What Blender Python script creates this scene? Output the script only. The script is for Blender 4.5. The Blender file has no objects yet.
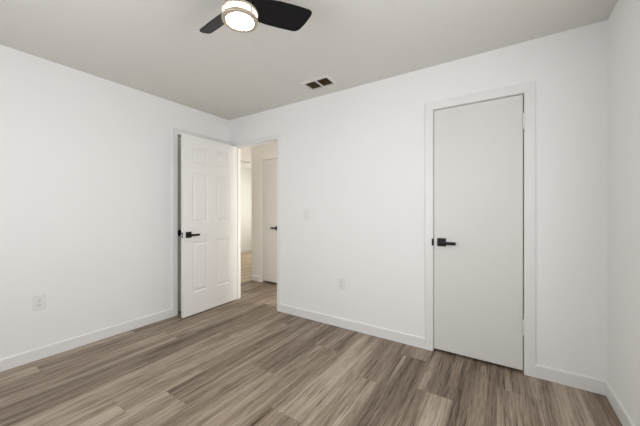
import bpy, bmesh, math, random
from mathutils import Vector, Matrix
random.seed(7)
scene = bpy.context.scene
COL = scene.collection

# ------------------------------------------------------------------ camera
cam_data = bpy.data.cameras.new('camera')
cam = bpy.data.objects.new('camera', cam_data)
COL.objects.link(cam)
cam.location = (3.137, -2.544, 1.197)
cam.rotation_euler = (math.radians(90), 0, math.radians(33.0))
cam_data.sensor_fit = 'HORIZONTAL'
cam_data.sensor_width = 36
cam_data.lens = 36 * 280.1 / 640
cam_data.shift_y = -2.0 / 640
cam_data.clip_start = 0.02
scene.camera = cam

# ------------------------------------------------------------------ world, daylight, exposure
world = bpy.data.worlds.new('world')
scene.world = world
world.use_nodes = True
bg = world.node_tree.nodes['Background']
bg.inputs['Color'].default_value = (0.80, 0.90, 1.0, 1)
bg.inputs['Strength'].default_value = 1.0

def area(name, loc, rot, sx, sy, power, col=(1, 1, 1), spread=180):
    d = bpy.data.lights.new(name, 'AREA')
    d.shape = 'RECTANGLE'
    d.size = sx
    d.size_y = sy
    d.energy = power
    d.color = col
    d.spread = math.radians(spread)
    o = bpy.data.objects.new(name, d)
    COL.objects.link(o)
    o.location = loc
    o.rotation_euler = [math.radians(a) for a in rot]
    return o

# daylight entering by the bedroom's two windows (behind and right of the camera) and the far room's window
area('daylight_front_window', (1.75, -3.13, 1.45), (90, 0, 0), 1.6, 1.25, 25, (0.985, 0.99, 1.0))
area('daylight_right_window', (3.78, -1.75, 1.45), (90, 0, 90), 1.1, 1.25, 26, (0.985, 0.99, 1.0))
area('daylight_far_room', (-1.9, 3.62, 1.35), (-90, 0, 0), 1.6, 1.6, 26, (1.0, 0.97, 0.90))

# unseen area light added at the right end to brighten the hall
area('added_hall_fill', (1.72, 0.26, 1.1), (90, 0, 90), 0.30, 1.8, 20.0, (1.0, 0.93, 0.84))

vs = scene.view_settings
scene.display_settings.display_device = 'sRGB'
vs.view_transform = 'Standard'
vs.look = 'None'
vs.exposure = -0.11
vs.gamma = 1.0
vs.use_curve_mapping = False

# ------------------------------------------------------------------ helpers
H = 2.44
W = 3.713
FRONT = -3.07          # wall behind the camera
T = 0.10               # wall thickness
HALL = 0.88            # far wall of the hall
HALL_X = -0.50         # end wall of the hall

def material(name, color, rough=0.5, metallic=0.0, spec=0.5, emit=None, bump=None):
    m = bpy.data.materials.new(name)
    m.use_nodes = True
    nt = m.node_tree
    b = nt.nodes['Principled BSDF']
    b.inputs['Base Color'].default_value = (*color, 1)
    b.inputs['Roughness'].default_value = rough
    b.inputs['Metallic'].default_value = metallic
    b.inputs['Specular IOR Level'].default_value = spec
    if emit:
        b.inputs['Emission Color'].default_value = (*emit[0], 1)
        b.inputs['Emission Strength'].default_value = emit[1]
    if bump:
        scale, strength, dist, detail = bump
        tc = nt.nodes.new('ShaderNodeTexCoord')
        n = nt.nodes.new('ShaderNodeTexNoise')
        n.inputs['Scale'].default_value = scale
        n.inputs['Detail'].default_value = detail
        bp = nt.nodes.new('ShaderNodeBump')
        bp.inputs['Strength'].default_value = strength
        bp.inputs['Distance'].default_value = dist
        nt.links.new(tc.outputs['Object'], n.inputs['Vector'])
        nt.links.new(n.outputs['Fac'], bp.inputs['Height'])
        nt.links.new(bp.outputs['Normal'], b.inputs['Normal'])
    return m

M = dict(
    wall=material('wall_paint', (0.90, 0.897, 0.886), 0.75, spec=0.25, bump=(90, 0.12, 0.002, 3)),
    hall=material('hall_paint', (0.885, 0.865, 0.825), 0.75, spec=0.25, bump=(90, 0.12, 0.002, 3)),
    cream=material('far_room_paint', (0.87, 0.85, 0.79), 0.75, spec=0.25),
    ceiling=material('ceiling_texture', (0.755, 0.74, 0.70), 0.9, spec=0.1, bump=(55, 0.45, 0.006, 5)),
    trim=material('trim_paint', (0.84, 0.837, 0.827), 0.38, spec=0.45),
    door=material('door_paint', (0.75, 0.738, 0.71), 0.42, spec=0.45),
    panel_door=material('panel_door_paint', (0.885, 0.878, 0.86), 0.42, spec=0.45),
    black=material('black_metal', (0.008, 0.008, 0.009), 0.4, 0.0, spec=0.25),
    blade=material('black_blade', (0.008, 0.0075, 0.009), 0.42, spec=0.22, bump=(60, 0.06, 0.001, 3)),
    bronze=material('brushed_champagne_metal', (0.62, 0.54, 0.43), 0.4, 0.7),
    steel=material('steel', (0.62, 0.61, 0.58), 0.3, 0.95),
    plastic=material('white_plastic', (0.84, 0.84, 0.82), 0.35),
    closet=material('closet_painted_shade', (0.14, 0.13, 0.12), 0.8),  # closet darkness put into the wall colour so door gaps look unlit
    slot=material('dark_slot', (0.05, 0.05, 0.05), 0.6),
    louver=material('brown_louver', (0.22, 0.16, 0.09), 0.8, spec=0.15),
    duct=material('dark_duct', (0.05, 0.035, 0.02), 0.8),
    vent=material('vent_enamel', (0.74, 0.72, 0.67), 0.5),
    shade=material('lamp_glass', (0.9, 0.88, 0.82), 0.4, emit=((1.0, 0.94, 0.83), 7.0)),
    lens=material('lamp_lens', (0.9, 0.89, 0.85), 0.4, emit=((1.0, 0.955, 0.88), 50.0)),
    glass_frame=material('window_vinyl', (0.85, 0.85, 0.85), 0.4),
)

# window glass
g = bpy.data.materials.new('window_glass')
g.use_nodes = True
gb = g.node_tree.nodes['Principled BSDF']
gb.inputs['Base Color'].default_value = (1, 1, 1, 1)
gb.inputs['Roughness'].default_value = 0.0
gb.inputs['Transmission Weight'].default_value = 1.0
gb.inputs['IOR'].default_value = 1.0
M['glass'] = g

def wood_floor(name, dark, mid, light, rough):
    """Plank floor: every plank face carries its own tone and grain offset."""
    m = bpy.data.materials.new(name)
    m.use_nodes = True
    nt = m.node_tree
    N = nt.nodes
    L = nt.links
    b = N['Principled BSDF']
    tc = N.new('ShaderNodeTexCoord')
    att = N.new('ShaderNodeAttribute'); att.attribute_name = 'plank_offset'; att.attribute_type = 'GEOMETRY'
    tone = N.new('ShaderNodeAttribute'); tone.attribute_name = 'plank_tone'; tone.attribute_type = 'GEOMETRY'
    add = N.new('ShaderNodeVectorMath'); add.operation = 'ADD'
    L.new(tc.outputs['Object'], add.inputs[0])
    L.new(att.outputs['Vector'], add.inputs[1])

    def noise(sx, sy, scale, detail, rough_, distort=0.0):
        mp = N.new('ShaderNodeMapping')
        mp.inputs['Scale'].default_value = (sx, sy, 1)
        L.new(add.outputs[0], mp.inputs['Vector'])
        n = N.new('ShaderNodeTexNoise')
        n.inputs['Scale'].default_value = scale
        n.inputs['Detail'].default_value = detail
        n.inputs['Roughness'].default_value = rough_
        n.inputs['Distortion'].default_value = distort
        L.new(mp.outputs[0], n.inputs['Vector'])
        return n.outputs['Fac']
    broad = noise(1.0, 0.05, 10, 3, 0.55, 0.6)        # wide light and dark streaks along the plank
    grain = noise(1.0, 0.028, 75, 4, 0.6, 0.6)        # fine grain
    ticks = noise(1.0, 0.07, 130, 3, 0.6, 0.0)         # pores and short dark ticks

    def math_(op, a, b_, clamp=False):
        q = N.new('ShaderNodeMath'); q.operation = op; q.use_clamp = clamp
        for i, v in enumerate((a, b_)):
            if isinstance(v, (int, float)):
                q.inputs[i].default_value = v
            else:
                L.new(v, q.inputs[i])
        return q.outputs[0]
    f = math_('MULTIPLY', math_('SUBTRACT', broad, 0.5), 1.7)
    f = math_('ADD', f, math_('MULTIPLY', math_('SUBTRACT', grain, 0.5), 1.0))
    f = math_('ADD', f, math_('MULTIPLY', math_('SUBTRACT', ticks, 0.5), 0.65))
    # thin dark grain lines
    f = math_('SUBTRACT', f, math_('MULTIPLY', math_('SUBTRACT', noise(1.0, 0.03, 110, 2, 0.5, 0.4), 0.56, True), 3.2))
    f = math_('ADD', f, 0.035)
    f = math_('ADD', f, tone.outputs['Fac'], True)
    cr = N.new('ShaderNodeValToRGB')
    cr.color_ramp.elements[0].position = 0.0
    cr.color_ramp.elements[0].color = (*dark, 1)
    cr.color_ramp.elements[1].position = 1.0
    cr.color_ramp.elements[1].color = (*light, 1)
    e = cr.color_ramp.elements.new(0.5); e.color = (*mid, 1)
    L.new(f, cr.inputs['Fac'])
    L.new(cr.outputs['Color'], b.inputs['Base Color'])
    b.inputs['Roughness'].default_value = rough
    b.inputs['Specular IOR Level'].default_value = 0.32
    bp = N.new('ShaderNodeBump')
    bp.inputs['Strength'].default_value = 0.12
    bp.inputs['Distance'].default_value = 0.002
    L.new(grain, bp.inputs['Height'])
    L.new(bp.outputs['Normal'], b.inputs['Normal'])
    return m

M['floor'] = wood_floor('grey_brown_vinyl_plank', (0.070, 0.047, 0.032), (0.262, 0.200, 0.148), (0.50, 0.415, 0.332), 0.45)
M['far_floor'] = wood_floor('pale_oak_plank', (0.36, 0.25, 0.15), (0.52, 0.40, 0.27), (0.65, 0.53, 0.38), 0.4)

def link(name, bm, mat, parent=None, smooth=False):
    me = bpy.data.meshes.new(name)
    bmesh.ops.recalc_face_normals(bm, faces=bm.faces)
    bm.to_mesh(me)
    bm.free()
    if smooth:
        for p in me.polygons:
            p.use_smooth = True
        me.set_sharp_from_angle(angle=math.radians(35))
    if mat is not None:
        me.materials.append(M[mat])
    o = bpy.data.objects.new(name, me)
    COL.objects.link(o)
    if parent is not None:
        o.parent = parent
    return o

def box(bm, x0, y0, z0, x1, y1, z1, bevel=0.0, seg=2):
    r = bmesh.ops.create_cube(bm, size=1.0)
    vs_ = r['verts']
    for v in vs_:
        v.co.x = x0 + (v.co.x + 0.5) * (x1 - x0)
        v.co.y = y0 + (v.co.y + 0.5) * (y1 - y0)
        v.co.z = z0 + (v.co.z + 0.5) * (z1 - z0)
    if bevel > 0:
        es = list({e for v in vs_ for e in v.link_edges})
        bmesh.ops.bevel(bm, geom=es, offset=bevel, segments=seg, affect='EDGES', profile=0.5)
    return bm

def lathe(bm, prof, seg=48, z_axis=True, center=(0, 0, 0)):
    """Revolve (r, z) pairs about Z; radius 0 closes a pole."""
    rings = []
    for r, z in prof:
        if r <= 1e-6:
            rings.append([bm.verts.new((center[0], center[1], center[2] + z))])
        else:
            rings.append([bm.verts.new((center[0] + r * math.cos(2 * math.pi * k / seg),
                                        center[1] + r * math.sin(2 * math.pi * k / seg),
                                        center[2] + z)) for k in range(seg)])
    for a, b in zip(rings, rings[1:]):
        for k in range(seg):
            k2 = (k + 1) % seg
            if len(a) == 1 and len(b) == 1:
                continue
            if len(a) == 1:
                bm.faces.new((a[0], b[k], b[k2]))
            elif len(b) == 1:
                bm.faces.new((a[k], a[k2], b[0]))
            else:
                bm.faces.new((a[k], a[k2], b[k2], b[k]))
    return bm

def prism(bm, pts, n, h0, h1):
    """Extrude outline pts (2D) between heights h0 and h1; n maps (a, b, h) to a point."""
    lo = [bm.verts.new(n(a, b, h0)) for a, b in pts]
    hi = [bm.verts.new(n(a, b, h1)) for a, b in pts]
    bm.faces.new(lo)
    bm.faces.new(hi)
    k = len(pts)
    for i in range(k):
        j = (i + 1) % k
        bm.faces.new((lo[i], lo[j], hi[j], hi[i]))
    return bm

def describe(o, label, cat, group=None):
    o['label'] = label
    o['category'] = cat
    if group:
        o['group'] = group
    return o

def struct(o, label=None, cat=None):
    o['kind'] = 'structure'
    if label:
        o['label'] = label
        o['category'] = cat
    return o

def empty(name, loc=(0, 0, 0), rz=0.0):
    o = bpy.data.objects.new(name, None)
    o.empty_display_size = 0.1
    COL.objects.link(o)
    o.location = loc
    o.rotation_euler = (0, 0, rz)
    return o

def copy_tree(o, parent=None):
    c = o.copy()
    COL.objects.link(c)
    if parent is not None:
        c.parent = parent
    for ch in list(o.children):
        copy_tree(ch, c)
    return c

# ------------------------------------------------------------------ structure
OX0, OX1, OZ = 0.108, 0.876, 2.068        # bedroom doorway
CX0, CX1, CZ = 2.643, 3.275, 2.072        # closet doorway in the same wall
LY0, LY1, LZ = -0.733, -0.115, 2.08       # closet doorway in the left wall

def plank_floor(name, x0, x1, y0, y1, mat, width, length, base_x, joints, tones, z=0.0):
    bm = bmesh.new()
    off_l = bm.faces.layers.float_vector.new('plank_offset')
    tone_l = bm.faces.layers.float.new('plank_tone')
    i0 = math.floor((x0 - base_x) / width) - 1
    i1 = math.ceil((x1 - base_x) / width) + 1
    for i in range(i0, i1):
        a, b = max(x0, base_x + i * width), min(x1, base_x + (i + 1) * width)
        if b - a < 1e-4:
            continue
        j0 = joints.get(i, random.uniform(0, length))
        k = math.floor((y0 - j0) / length)
        y = j0 + k * length
        n = 0
        while y < y1:
            c, d = max(y0, y), min(y1, y + length)
            if d - c > 1e-4:
                g_ = 0.0007
                q = bm.faces.new([bm.verts.new(p) for p in ((a + g_, c + g_, z), (b - g_, c + g_, z), (b - g_, d - g_, z), (a + g_, d - g_, z))])
                q[off_l] = Vector((random.uniform(0, 40), random.uniform(0, 40), 0))
                q[tone_l] = tones.get((i, k), random.choice((0.36, 0.44, 0.50, 0.55, 0.62)) + random.uniform(-0.03, 0.03))
            y += length
            k += 1
    # solid underside
    box(bm, x0, y0, z - 0.05, x1, y1, z - 0.0012)
    for f_ in bm.faces:
        if f_[tone_l] == 0.0:
            f_[tone_l] = 0.12
    return link(name, bm, mat)

PW, PL, PX = 0.2305, 1.524, 2.65
# column index counted from PX; joint position and tone of the planks either side of the joint
joints = {4: -1.0, 3: 0.6, 2: -0.30, 1: -0.035, 0: -0.602, -1: -0.216, -2: -0.69, -3: 0.25, -4: -0.46, -5: -1.0,
          -6: -1.54, -7: -0.25, -8: -0.78, -9: 0.1, -10: -1.06, -11: -0.4, -12: 0.3}
tones = {(4, -1): 0.45, (4, 0): 0.42, (3, -1): 0.57, (2, -1): 0.58, (2, 0): 0.50, (1, -1): 0.36, (1, 0): 0.5,
         (0, -1): 0.64, (0, 0): 0.34, (-1, -1): 0.47, (-1, 0): 0.55, (-2, -1): 0.58, (-2, 0): 0.47, (-3, -1): 0.64,
         (-4, -1): 0.60, (-4, 0): 0.44, (-5, -1): 0.44, (-5, 0): 0.44, (-6, -1): 0.60, (-6, 0): 0.42,
         (-7, -2): 0.66, (-7, -1): 0.56, (-7, 0): 0.46, (-8, -1): 0.60, (-8, 0): 0.5, (-9, -1): 0.40, (-9, -2): 0.46,
         (-10, -1): 0.62, (-10, 0): 0.55, (-11, -1): 0.54, (-11, 0): 0.52}
floor = struct(plank_floor('floor', -0.10, W + 0.1, FRONT - 0.1, HALL + 0.5, 'floor', PW, PL, PX, joints, tones),
               'grey brown wood plank floor of the bedroom running on into the hall', 'floor')

def ceiling_slab(name, x0, y0, x1, y1, mat, hole=None):
    bm = bmesh.new()
    if hole is None:
        box(bm, x0, y0, H, x1, y1, H + 0.1)
    else:
        a, b, c, d = hole
        box(bm, x0, y0, H, a, y1, H + 0.1)
        box(bm, c, y0, H, x1, y1, H + 0.1)
        box(bm, a, y0, H, c, b, H + 0.1)
        box(bm, a, d, H, c, y1, H + 0.1)
        box(bm, a, b, H + 0.09, c, d, H + 0.1)
    return link(name, bm, mat)
VX0, VX1, VY0, VY1 = 1.524, 1.776, -0.342, -0.190
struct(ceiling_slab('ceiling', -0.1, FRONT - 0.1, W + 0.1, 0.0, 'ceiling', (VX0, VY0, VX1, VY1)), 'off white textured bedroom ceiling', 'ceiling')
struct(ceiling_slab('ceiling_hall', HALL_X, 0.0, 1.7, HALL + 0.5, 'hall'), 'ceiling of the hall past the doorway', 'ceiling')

# back wall with doorway and closet opening
bm = bmesh.new()
box(bm, -0.1, 0, 0, OX0, T, H)
box(bm, OX0, 0, OZ, OX1, T, H)
box(bm, OX1, 0, 0, CX0, T, H)
box(bm, CX0, 0, CZ, CX1, T, H)
box(bm, CX1, 0, 0, W + 0.1, T, H)
struct(link('wall_back', bm, 'wall'), 'white bedroom wall holding the doorway and the flat closet door', 'wall')
# closet behind the flat door
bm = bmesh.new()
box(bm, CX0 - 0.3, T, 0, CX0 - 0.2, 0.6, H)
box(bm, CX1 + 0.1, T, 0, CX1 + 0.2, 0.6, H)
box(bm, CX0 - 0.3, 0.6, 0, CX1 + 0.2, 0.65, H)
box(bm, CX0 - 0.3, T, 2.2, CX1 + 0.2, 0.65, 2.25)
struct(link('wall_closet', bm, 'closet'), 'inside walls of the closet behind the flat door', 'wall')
# left wall with closet opening behind the open door
bm = bmesh.new()
box(bm, -T, FRONT - 0.1, 0, 0, LY0, H)
box(bm, -T, LY0, LZ, 0, LY1, H)
box(bm, -T, LY1, 0, 0, 0, H)
box(bm, -T - 0.35, LY0 - 0.05, -0.05, -T - 0.3, 0.0, H)
box(bm, -T - 0.35, LY0 - 0.1, -0.05, -T, LY0 - 0.05, H)
box(bm, -T - 0.35, -0.05, -0.05, -T, 0.0, H)
box(bm, -T - 0.35, LY0 - 0.1, LZ + 0.05, -T, 0.0, LZ + 0.1)
struct(link('wall_left', bm, 'wall'), 'white bedroom wall on the left with the outlet', 'wall')
# right wall with its window (beside the camera, out of frame)
bm = bmesh.new()
WY0, WY1, WZ0, WZ1 = -2.3, -1.2, 0.82, 2.08
box(bm, W, FRONT - 0.1, 0, W + T, WY0, H)
box(bm, W, WY1, 0, W + T, 0, H)
box(bm, W, WY0, 0, W + T, WY1, WZ0)
box(bm, W, WY0, WZ1, W + T, WY1, H)
struct(link('wall_right', bm, 'wall'), 'white bedroom wall at the right edge', 'wall')
# front wall behind the camera with its window
bm = bmesh.new()
FX0, FX1 = 0.95, 2.55
box(bm, 0, FRONT - T, 0, FX0, FRONT, H)
box(bm, FX1, FRONT - T, 0, W, FRONT, H)
box(bm, FX0, FRONT - T, 0, FX1, FRONT, WZ0)
box(bm, FX0, FRONT - T, WZ1, FX1, FRONT, H)
struct(link('wall_front', bm, 'wall'), 'white bedroom wall behind the camera with a window', 'wall')

def window(name, to_world, a0, a1, label):
    """Frame and sill set against the inner edge of the opening; to_world maps (along, depth outward, z)."""
    def bx(bm, a, d, z, a2, d2, z2):
        p, q = to_world(a, d, z), to_world(a2, d2, z2)
        lo = [min(p[i], q[i]) for i in range(3)]
        hi = [max(p[i], q[i]) for i in range(3)]
        box(bm, *lo, *hi)
    bm = bmesh.new()
    w_ = 0.045
    d0, d1 = 0.015, 0.045
    bx(bm, a0, d0, WZ0, a0 + w_, d1, WZ1)
    bx(bm, a1 - w_, d0, WZ0, a1, d1, WZ1)
    bx(bm, a0 + w_, d0, WZ0, a1 - w_, d1, WZ0 + w_)
    bx(bm, a0 + w_, d0, WZ1 - w_, a1 - w_, d1, WZ1)
    bx(bm, a0 + w_, d0, 1.43, a1 - w_, d1, 1.47)
    o = struct(link(name, bm, 'glass_frame'), label, 'window')
    bm = bmesh.new()
    bx(bm, a0 - 0.03, -0.03, WZ0 - 0.025, a1 + 0.03, 0.015, WZ0)
    link('window_sill', bm, 'trim', o)
    return o
window('window_1', lambda a, d, z: (a, FRONT - d, z), FX0, FX1, 'white framed window in the wall behind the camera')
window('window_2', lambda a, d, z: (W + d, a, z), WY0, WY1, 'white framed window in the right wall beside the camera')

# the hall past the doorway
bm = bmesh.new()
HX0, HX1, HZ = -0.253, 0.175, 2.055
box(bm, HALL_X, HALL, 0, HX0, HALL + T, H)
box(bm, HX0, HALL, HZ, HX1, HALL + T, H)
box(bm, HX1, HALL, 0, 1.7, HALL + T, H)
struct(link('wall_hall', bm, 'hall'), 'cream hall wall seen through the doorway', 'wall')
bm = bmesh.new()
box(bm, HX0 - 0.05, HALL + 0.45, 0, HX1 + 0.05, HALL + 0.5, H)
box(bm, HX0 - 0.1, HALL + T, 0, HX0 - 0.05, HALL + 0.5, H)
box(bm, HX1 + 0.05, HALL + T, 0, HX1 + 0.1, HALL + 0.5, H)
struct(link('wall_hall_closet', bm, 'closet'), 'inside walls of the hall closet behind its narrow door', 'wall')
bm = bmesh.new()
box(bm, 1.6, T, 2.05, 1.7, 0.45, H)  # opening below is added so the hall fill light can enter
box(bm, 1.6, 0.45, 0, 1.7, HALL, H)
struct(link('wall_hall_end', bm, 'hall'), 'right end wall of the hall with an opening added for the fill light', 'wall')
bm = bmesh.new()
EZ = 2.035
box(bm, HALL_X - 0.1, T - 0.1, EZ, HALL_X, HALL, H)
box(bm, HALL_X - 0.1, T - 0.1, 0, HALL_X, T + 0.02, EZ)
box(bm, HALL_X, 0.0, 0, -0.1, T, H)
struct(link('wall_hall_left', bm, 'hall'), 'cream end of the hall with an opening to a sunny room', 'wall')
# far sunny room
FRX, FRY = -3.15, 3.7
bm = bmesh.new()
box(bm, FRX - 0.1, -0.9, 0, FRX, FRY, H)
struct(link('wall_far', bm, 'cream'), 'bright cream wall of the room beyond the hall', 'wall')
bm = bmesh.new()
box(bm, FRX, -0.9, 0, HALL_X - 0.1, -0.8, H)
box(bm, HALL_X, HALL + T, 0, HALL_X + 0.1, FRY, H)
box(bm, HALL_X - 0.1, -0.8, 0, HALL_X - 0.05, 0.0, H)
box(bm, FRX, FRY, 0, -2.8, FRY + 0.1, H)
box(bm, -1.0, FRY, 0, HALL_X + 0.1, FRY + 0.1, H)
box(bm, -2.8, FRY, 0, -1.0, FRY + 0.1, 0.45)
box(bm, -2.8, FRY, 2.2, -1.0, FRY + 0.1, H)
struct(link('wall_far_sides', bm, 'cream'), 'side walls of the sunny room beyond the hall', 'wall')
struct(ceiling_slab('ceiling_far', FRX, -0.9, HALL_X, FRY, 'cream'))
struct(plank_floor('floor_far', FRX, HALL_X, -0.9, FRY, 'far_floor', 0.2, 1.2, 0.03, {}, {}), 'pale oak floor of the sunny room beyond the hall', 'floor')
struct(plank_floor('floor_hall', HALL_X, -0.10, T - 0.1, HALL + 0.5, 'floor', PW, PL, PX, joints, tones), 'grey brown plank floor at the end of the hall', 'floor')

# ------------------------------------------------------------------ baseboards and casings
BH, BT = 0.094, 0.012
def base_run(bm, p, q, n, h=BH, t=BT):
    """Baseboard from p to q on the floor, n = unit normal into the room; rounded top edge."""
    prof = [(0, 0), (t, 0), (t, h - 0.010), (t * 0.8, h - 0.004), (t * 0.45, h), (0, h)]
    p = Vector((p[0], p[1], 0)); q = Vector((q[0], q[1], 0)); n = Vector((n[0], n[1], 0))
    a = [bm.verts.new(p + n * u + Vector((0, 0, z))) for u, z in prof]
    b = [bm.verts.new(q + n * u + Vector((0, 0, z))) for u, z in prof]
    bm.faces.new(a); bm.faces.new(b)
    for i in range(len(prof)):
        j = (i + 1) % len(prof)
        bm.faces.new((a[i], a[j], b[j], b[i]))
bm = bmesh.new(); base_run(bm, (0, FRONT), (0, LY0 - 0.064), (1, 0))
struct(link('baseboard_left', bm, 'trim'), 'white baseboard along the left wall', 'baseboard')
bm = bmesh.new()
base_run(bm, (OX1 + 0.047, 0), (2.576, 0), (0, -1))
base_run(bm, (3.338, 0), (W, 0), (0, -1))
struct(link('baseboard_back', bm, 'trim'), 'white baseboard on the wall either side of the flat door', 'baseboard')
bm = bmesh.new(); base_run(bm, (W, FRONT), (W, -BT), (-1, 0))
struct(link('baseboard_right', bm, 'trim'), 'white baseboard along the right wall', 'baseboard')
bm = bmesh.new(); base_run(bm, (BT, FRONT), (W - BT, FRONT), (0, 1))
struct(link('baseboard_front', bm, 'trim'), 'white baseboard behind the camera', 'baseboard')
bm = bmesh.new(); base_run(bm, (HALL_X, HALL), (HX0 - 0.006, HALL), (0, -1)); base_run(bm, (HX1 + 0.01, HALL), (1.6, HALL), (0, -1))
struct(link('baseboard_hall', bm, 'trim'), 'white baseboard of the hall past the doorway', 'baseboard')
bm = bmesh.new(); base_run(bm, (FRX, -0.8), (FRX, FRY), (1, 0))
struct(link('baseboard_far', bm, 'trim'), 'white baseboard of the sunny room beyond the hall', 'baseboard')

def casing(name, mapf, a0, a1, zt, w, t, label, jamb, jt=0.006, wl=None, wr=None):
    """U shaped casing round an opening a0..a1, plus the jamb lining; mapf maps (along, out of wall, z)."""
    wl = w if wl is None else wl
    wr = w if wr is None else wr
    bm = bmesh.new()
    outer = [(a0 - wl, 0), (a0 - wl, zt + w), (a1 + wr, zt + w), (a1 + wr, 0)]
    inner = [(a0, 0), (a0, zt), (a1, zt), (a1, 0)]
    e = 0.003
    outer2 = [(a0 - wl + e, 0), (a0 - wl + e, zt + w - e), (a1 + wr - e, zt + w - e), (a1 + wr - e, 0)]
    inner2 = [(a0 - e, 0), (a0 - e, zt + e), (a1 + e, zt + e), (a1 + e, 0)]
    loops = [[(p, 0.0) for p in outer], [(p, t - e) for p in outer], [(p, t) for p in outer2], [(p, t) for p in inner2], [(p, t - e) for p in inner], [(p, 0.0) for p in inner]]
    vv = [[bm.verts.new(mapf(p[0], o_, p[1])) for p, o_ in lp] for lp in loops]
    for A, B in zip(vv, vv[1:] + vv[:1]):
        for i in range(3):
            bm.faces.new((A[i], A[i + 1], B[i + 1], B[i]))
    for k in (0, 3):
        bm.faces.new([l[k] for l in vv])
    o = struct(link(name, bm, 'trim'), label, 'door frame')
    bm = bmesh.new()
    for (a, b, z0, z1) in ((a0 - 0.001, a0 + jt, 0, zt), (a1 - jt, a1 + 0.001, 0, zt), (a0 + jt, a1 - jt, zt - jt, zt + 0.001)):
        p, q = mapf(a, -jamb, z0), mapf(b, 0.002, z1)
        box(bm, *[min(p[i], q[i]) for i in range(3)], *[max(p[i], q[i]) for i in range(3)])
    link('jamb', bm, 'trim', o)
    return o
back_map = lambda a, o_, z: (a, -o_, z)
left_map = lambda a, o_, z: (o_, a, z)
t1 = casing('trim_1', back_map, OX0, OX1, OZ, 0.045, 0.010, 'slim white frame round the open bedroom doorway', T)
t2 = casing('trim_2', back_map, CX0, CX1, CZ - 0.008, 0.066, 0.013, 'white frame round the closed flat closet door', T, jt=0.003)
t3 = casing('trim_3', left_map, LY0, LY1, LZ, 0.064, 0.014, 'white frame on the left wall mostly behind the open door', T, jt=0.004)
# black strike plate on the closet frame, door stop strip in the bedroom frame
bm = bmesh.new(); box(bm, CX0 - 0.010, -0.0150, 0.903, CX0 + 0.004, -0.006, 0.960, 0.001, 1)
link('strike_plate', bm, 'black', t2)['label'] = 'black metal strike plate'
bm = bmesh.new(); box(bm, OX0 + 0.006, 0.045, 0, OX0 + 0.017, 0.08, OZ - 0.006); box(bm, OX0 + 0.017, 0.045, OZ - 0.017, OX1 - 0.017, 0.08, OZ - 0.006); box(bm, OX1 - 0.017, 0.045, 0, OX1 - 0.006, 0.08, OZ - 0.006)
link('stop_strip', bm, 'trim', t1)

# ------------------------------------------------------------------ doors
def lever_handle(parent, mat4, mirror=1, drop=-0.004):
    """Square rose with a straight lever; local x along lever, y out of the door, z up."""
    bm = bmesh.new()
    box(bm, -0.034, 0.0, -0.034, 0.034, 0.009, 0.034, 0.002, 2)
    bmesh.ops.transform(bm, matrix=mat4, verts=bm.verts)
    o = link('door_handle', bm, 'black', parent)
    o['label'] = 'matte black lever handle on a square plate'
    bm = bmesh.new()
    lathe(bm, [(0, 0), (0.011, 0), (0.011, 0.04), (0, 0.04)], 20)
    bmesh.ops.transform(bm, matrix=Matrix.Rotation(math.radians(-90), 4, 'X'), verts=bm.verts)
    for v in bm.verts:
        v.co.y += 0.008
    box(bm, -0.012, 0.036, -0.0125, 0.113, 0.050, 0.0125, 0.003, 2)
    for v in bm.verts:
        v.co.z += drop
    if mirror < 0:
        for v in bm.verts:
            v.co.x *= -1
    bmesh.ops.transform(bm, matrix=mat4, verts=bm.verts)
    link('lever', bm, 'black', o, smooth=True)
    return o

def hinge(parent, x, y, z, h=0.10, r=0.0065, leaf=None):
    bm = bmesh.new()
    lathe(bm, [(0, -h / 2 - 0.008), (r * 0.7, -h / 2 - 0.006), (r * 0.7, -h / 2), (r, -h / 2), (r, -h / 6), (r * 0.86, -h / 6 + 0.001), (r, -h / 6 + 0.002), (r, h / 6), (r * 0.86, h / 6 + 0.001), (r, h / 6 + 0.002), (r, h / 2), (r * 0.7, h / 2), (r * 0.7, h / 2 + 0.006), (0, h / 2 + 0.008)], 16, center=(x, y, z))
    if leaf:
        box(bm, *leaf)
    return link('hinge', bm, 'trim' if leaf is None else 'steel', parent, smooth=True)

# flat closet door, closed
bm = bmesh.new()
DX0, DX1 = CX0 + 0.007, CX1 - 0.0085
box(bm, DX0, -0.004, 0.023, DX1, 0.031, CZ - 0.017, 0.002, 1)
d1 = struct(link('door_2', bm, 'door'), 'closed flat white closet door with black lever handle', 'door')
lever_handle(d1, Matrix.Translation((2.711, -0.004, 0.934)) @ Matrix.Rotation(math.pi, 4, 'X'), 1, 0.004)
bm = bmesh.new(); box(bm, DX0 - 0.003, 0.004, 0.91, DX0 + 0.0015, 0.026, 0.965)
link('latch_plate', bm, 'black', d1)
for z in (1.855, 0.345):
    hinge(d1, CX1 - 0.004, -0.0165, z, 0.105, 0.0065)

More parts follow.
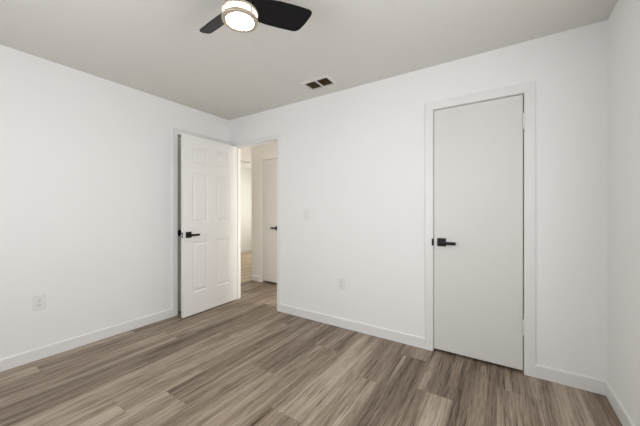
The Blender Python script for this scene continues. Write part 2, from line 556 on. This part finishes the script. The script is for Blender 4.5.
# six panel door, standing open
DW, DH, DT = 0.768, 2.058, 0.035
PANX = ((0.115, 0.326), (0.442, 0.653))
PANZ = ((0.262, 0.845), (1.06, 1.628), (1.757, 1.94))
root = empty('door_1', (0.113, -0.004, 0), math.radians(-87.6))   # local x from hinge to free edge, hall face on +y
struct(root, 'open white six panel door with black lever handle', 'door')
bm = bmesh.new()
xs = [0, PANX[0][0], PANX[0][1], PANX[1][0], PANX[1][1], DW]
zs = [0.012, PANZ[0][0], PANZ[0][1], PANZ[1][0], PANZ[1][1], PANZ[2][0], PANZ[2][1], DH]
grid = {}
for side, yy in enumerate((0.0, DT)):
    for i, x in enumerate(xs):
        for k, z in enumerate(zs):
            grid[side, i, k] = bm.verts.new((x, yy, z))
hole = lambda i, k: i in (1, 3) and k in (1, 3, 5)
for i in range(5):
    for k in range(7):
        if hole(i, k):
            for (a, b), (c, d) in (((i, k), (i + 1, k)), ((i + 1, k), (i + 1, k + 1)), ((i + 1, k + 1), (i, k + 1)), ((i, k + 1), (i, k))):
                bm.faces.new((grid[0, a, b], grid[0, c, d], grid[1, c, d], grid[1, a, b]))
            continue
        for s in (0, 1):
            bm.faces.new([grid[s, a, b] for a, b in ((i, k), (i + 1, k), (i + 1, k + 1), (i, k + 1))])
for i in range(5):
    for k in (0, 7):
        bm.faces.new((grid[0, i, k], grid[0, i + 1, k], grid[1, i + 1, k], grid[1, i, k]))
for k in range(7):
    for i in (0, 5):
        bm.faces.new((grid[0, i, k], grid[0, i, k + 1], grid[1, i, k + 1], grid[1, i, k]))
link('slab', bm, 'panel_door', root)
def panel(x0, x1, z0, z1):
    bm = bmesh.new()
    steps = [(0, 0.0), (0.006, 0.006), (0.013, 0.009), (0.021, 0.009), (0.040, 0.002)]
    for face, sgn in ((0.0, 1), (DT, -1)):
        prev = None
        for ins, dep in steps:
            y = face + sgn * dep
            ring = [bm.verts.new((a, y, b)) for a, b in ((x0 + ins, z0 + ins), (x1 - ins, z0 + ins), (x1 - ins, z1 - ins), (x0 + ins, z1 - ins))]
            if prev:
                for i in range(4):
                    bm.faces.new((prev[i], prev[(i + 1) % 4], ring[(i + 1) % 4], ring[i]))
            else:
                first = ring
            prev = ring
        bm.faces.new(prev)
        if sgn == 1:
            f0 = first
    for i in range(4):
        bm.faces.new((f0[i], f0[(i + 1) % 4], first[(i + 1) % 4], first[i]))
    return link('panel', bm, 'panel_door', root)
for z0, z1 in PANZ:
    for x0, x1 in PANX:
        panel(x0, x1, z0, z1)
hx, hz = DW - 0.064, 0.929
# visible (hall) face: local +y is out of the door
lever_handle(root, Matrix.Translation((hx, DT, hz)), -1)
lever_handle(root, Matrix.Translation((hx, 0, hz)) @ Matrix.Rotation(math.pi, 4, 'X'), -1)
bm = bmesh.new(); box(bm, DW - 0.001, 0.005, hz - 0.029, DW + 0.0015, DT - 0.005, hz + 0.029)
lp = link('latch_plate', bm, 'black', root); lp['label'] = 'black latch plate on the door edge'
bm = bmesh.new(); box(bm, DW + 0.001, 0.011, hz - 0.012, DW + 0.011, DT - 0.011, hz + 0.010, 0.002, 1)
link('latch_bolt', bm, 'steel', lp)
for z in (1.86, 1.05, 0.24):
    hinge(root, -0.006, 0.002, z, 0.10, 0.006, leaf=(-0.0022, 0.004, z - 0.05, 0.0004, 0.033, z + 0.05))

# closet door on the left wall, behind the open door
bm = bmesh.new(); box(bm, -0.062, LY0 + 0.008, 0.016, -0.027, LY1 - 0.008, LZ - 0.010, 0.002, 1)
d3 = struct(link('door_3', bm, 'door'), 'recessed white door in the left wall, hidden behind the open door', 'door')

lever_handle(d3, Matrix.Translation((-0.027, LY0 + 0.052, 0.940)) @ Matrix.Rotation(math.radians(-90), 4, 'Z'), -1)

# hall door
bm = bmesh.new(); box(bm, HX0 + 0.004, HALL + 0.004, 0.030, HX1 - 0.004, HALL + 0.039, HZ - 0.006, 0.002, 1)
d4 = struct(link('door_4', bm, 'door'), 'narrow white hall door seen through the doorway', 'door')
lever_handle(d4, Matrix.Translation((HX1 - 0.085, HALL + 0.004, 0.915)) @ Matrix.Rotation(math.pi, 4, 'X'), -1)
for z in (1.87, 0.25):
    hinge(d4, HX0 + 0.003, HALL - 0.004, z, 0.09, 0.006)

# ------------------------------------------------------------------ ceiling fan
FC = (1.981, -1.536)
fan = empty('ceiling_fan', (FC[0], FC[1], H))
describe(fan, 'ceiling fan with black blades and a glowing round light', 'ceiling fan')
def Z(z): return z - H
bm = bmesh.new(); lathe(bm, [(0, 0), (0.078, 0), (0.078, -0.012), (0.070, -0.032), (0.045, -0.042), (0, -0.042)], 48)
link('canopy', bm, 'black', fan, smooth=True)
bm = bmesh.new(); lathe(bm, [(0, Z(2.40)), (0.050, Z(2.40)), (0.068, Z(2.388)), (0.074, Z(2.365)), (0.074, Z(2.262)), (0.080, Z(2.2475)), (0, Z(2.2475))], 48)
link('motor_housing', bm, 'black', fan, smooth=True)
# light drum
bm = bmesh.new()
lathe(bm, [(0, Z(2.2465)), (0.086, Z(2.2465)), (0.086, Z(2.198)), (0, Z(2.198))], 64)
drum = link('lamp_shade', bm, 'shade', fan, smooth=True)
drum['label'] = 'glowing frosted drum shade'
for z0, z1, ri in ((2.193, 2.208, 0.0710), (2.2335, 2.2475, 0.083)):
    bm = bmesh.new()
    lathe(bm, [(ri, Z(z0)), (0.0905, Z(z0)), (0.0925, Z(z0 + 0.002)), (0.0925, Z(z1 - 0.002)), (0.0905, Z(z1)), (ri, Z(z1)), (ri, Z(z0))], 64)
    link('trim_ring', bm, 'bronze', drum, smooth=True)['label'] = 'champagne metal ring'
for k in range(4):
    a = math.radians(86 + 90 * k)
    bm = bmesh.new()
    box(bm, 0.0865, -0.0045, Z(2.207), 0.0920, 0.0045, Z(2.2345))
    bmesh.ops.rotate(bm, cent=(0, 0, 0), matrix=Matrix.Rotation(a, 3, 'Z'), verts=bm.verts)
    link('strap', bm, 'bronze', drum)
bm = bmesh.new()
lathe(bm, [(0, Z(2.197)), (0.0708, Z(2.197)), (0.0695, Z(2.1935)), (0.05, Z(2.191)), (0, Z(2.190))], 64)
link('lens', bm, 'lens', fan, smooth=True)['label'] = 'round glowing white lens'

def blade(angle):
    """Pitched paddle, u along the blade, v across; slanted rounded tip."""
    out = [(0.062, -0.042), (0.13, -0.055), (0.20, -0.061), (0.30, -0.063), (0.364, -0.062), (0.379, -0.058), (0.385, -0.049), (0.382, -0.036), (0.362, 0.003), (0.341, 0.033), (0.331, 0.043), (0.317, 0.050), (0.299, 0.052), (0.22, 0.053), (0.14, 0.052), (0.062, 0.046)]
    bm = bmesh.new()
    ca, sa = math.cos(angle), math.sin(angle)
    def put(u, v, h):
        z = Z(2.279) - 0.56 * v + h
        return Vector((u * ca - v * sa, u * sa + v * ca, z))
    prism(bm, out, put, -0.003, 0.003)
    es = [e for e in bm.edges if len(e.link_faces) == 2 and any(len(f_.verts) > 4 for f_ in e.link_faces)]
    bmesh.ops.bevel(bm, geom=es, offset=0.0018, segments=2, affect='EDGES', profile=0.5)
    return link('blade', bm, 'blade', fan)
for a in (55, 175, 295):
    blade(math.radians(a))

# ------------------------------------------------------------------ ceiling air register
vent = empty('air_vent', (1.651, -0.264, H))
describe(vent, 'white framed ceiling air vent with two dark louvred panels', 'air vent')
vx, vy = 1.651, -0.264
def rect_frame(bm, x0, y0, x1, y1, X0, Y0, X1, Y1, z0, z1):
    box(bm, X0, Y0, z0, x0, Y1, z1)
    box(bm, x1, Y0, z0, X1, Y1, z1)
    box(bm, x0, Y0, z0, x1, y0, z1)
    box(bm, x0, y1, z0, x1, Y1, z1)
bm = bmesh.new()
i0, i1, j0, j1 = VX0 - vx, VX1 - vx, VY0 - vy, VY1 - vy
fr = [(0.0, -0.0005), (0.0, -0.004), (0.012, -0.010), (0.036, -0.012), (0.036, 0.0)]
X0, X1, Y0, Y1 = i0 - 0.036, i1 + 0.036, j0 - 0.034, j1 + 0.034
loops = []
for ins, z in fr:
    loops.append([bm.verts.new((x, y, z)) for x, y in ((X0 + ins, Y0 + ins * 0.94), (X1 - ins, Y0 + ins * 0.94), (X1 - ins, Y1 - ins * 0.94), (X0 + ins, Y1 - ins * 0.94))])
for A, B in zip(loops, loops[1:] + loops[:1]):
    for i in range(4):
        bm.faces.new((A[i], A[(i + 1) % 4], B[(i + 1) % 4], B[i]))
link('frame', bm, 'vent', vent)
bm = bmesh.new(); box(bm, -0.007, j0, -0.012, 0.007, j1, -0.003)
link('divider', bm, 'vent', vent)
bm = bmesh.new(); box(bm, i0 + 0.001, j0 + 0.001, 0.060, i1 - 0.001, j1 - 0.001, 0.064)
for q in ((i0, j0, i0 + 0.002, j1), (i1 - 0.002, j0, i1, j1), (i0, j0, i1, j0 + 0.002), (i0, j1 - 0.002, i1, j1)):
    box(bm, q[0], q[1], 0.002, q[2], q[3], 0.062)
link('duct_panel', bm, 'duct', vent)
for s0, s1 in ((i0 + 0.003, -0.0075), (0.0075, i1 - 0.003)):
    for k in range(7):
        y = j0 + 0.012 + k * (j1 - j0 - 0.024) / 6
        bm = bmesh.new()
        box(bm, s0, -0.0085, -0.001, s1, 0.0085, 0.001)
        bmesh.ops.rotate(bm, cent=(0, 0, 0), matrix=Matrix.Rotation(math.radians(38), 3, 'X'), verts=bm.verts)
        for v in bm.verts:
            v.co.y += y
            v.co.z += -0.002
        link('louver', bm, 'louver', vent)

# ------------------------------------------------------------------ outlets and switch (local: x along the wall, -y out of the wall)
def make_outlet():
    r = empty('wall_outlet')
    bm = bmesh.new(); box(bm, -0.036, -0.006, -0.059, 0.036, 0.0, 0.059, 0.003, 2)
    link('plate', bm, 'plastic', r)
    for s in (-1, 1):
        bm = bmesh.new()
        pts = []
        for k in range(24):
            a = 2 * math.pi * k / 24
            pts.append((max(-0.0165, min(0.0165, 0.0185 * math.cos(a))), s * 0.0195 + max(-0.0145, min(0.0145, 0.0185 * math.sin(a)))))
        prism(bm, pts, lambda a, b, h: Vector((a, -h, b)), 0.0055, 0.0085)
        rec = link('receptacle', bm, 'plastic', r)
        for x, h in ((-0.0063, 0.0085), (0.0063, 0.007)):
            bm = bmesh.new(); box(bm, x - 0.0012, -0.0089, s * 0.0195 + 0.003 - h / 2, x + 0.0012, -0.008, s * 0.0195 + 0.003 + h / 2)
            link('slot', bm, 'slot', rec)
        bm = bmesh.new(); box(bm, -0.0024, -0.0089, s * 0.0195 - 0.0095, 0.0024, -0.008, s * 0.0195 - 0.0048, 0.0004, 1)
        link('slot', bm, 'slot', rec)
    bm = bmesh.new(); lathe(bm, [(0, 0), (0.0028, 0), (0.0022, 0.001), (0, 0.0012)], 12)
    bmesh.ops.transform(bm, matrix=Matrix.Translation((0, -0.006, 0)) @ Matrix.Rotation(math.radians(90), 4, 'X'), verts=bm.verts)
    link('screw', bm, 'steel', r)
    return r
o1 = make_outlet()
o1.location = (0, -1.882, 0.458); o1.rotation_euler = (0, 0, math.radians(90))
describe(o1, 'white wall outlet low on the left wall above the baseboard', 'outlet', 'wall outlets')
o2 = copy_tree(o1)
o2.location = (1.752, 0, 0.444); o2.rotation_euler = (0, 0, 0)
describe(o2, 'white wall outlet low on the wall between the doorway and flat door', 'outlet', 'wall outlets')

sw = empty('light_switch', (1.305, 0, 1.152))
describe(sw, 'white light switch on the wall right of the open doorway', 'light switch')
bm = bmesh.new(); box(bm, -0.036, -0.006, -0.059, 0.036, 0.0, 0.059, 0.003, 2)
link('plate', bm, 'plastic', sw)
bm = bmesh.new()
prism(bm, [(-0.0055, -0.033), (-0.0105, -0.033 + 0.033), (-0.0065, 0.033), (-0.003, 0.033), (-0.003, -0.033)], lambda a, b, h: Vector((h, a, b)), -0.0165, 0.0165)
link('rocker', bm, 'plastic', sw)
for s in (-1, 1):
    bm = bmesh.new(); lathe(bm, [(0, 0), (0.0028, 0), (0.0022, 0.001), (0, 0.0012)], 12)
    bmesh.ops.transform(bm, matrix=Matrix.Translation((0, -0.006, s * 0.048)) @ Matrix.Rotation(math.radians(90), 4, 'X'), verts=bm.verts)
    link('screw', bm, 'steel', sw)
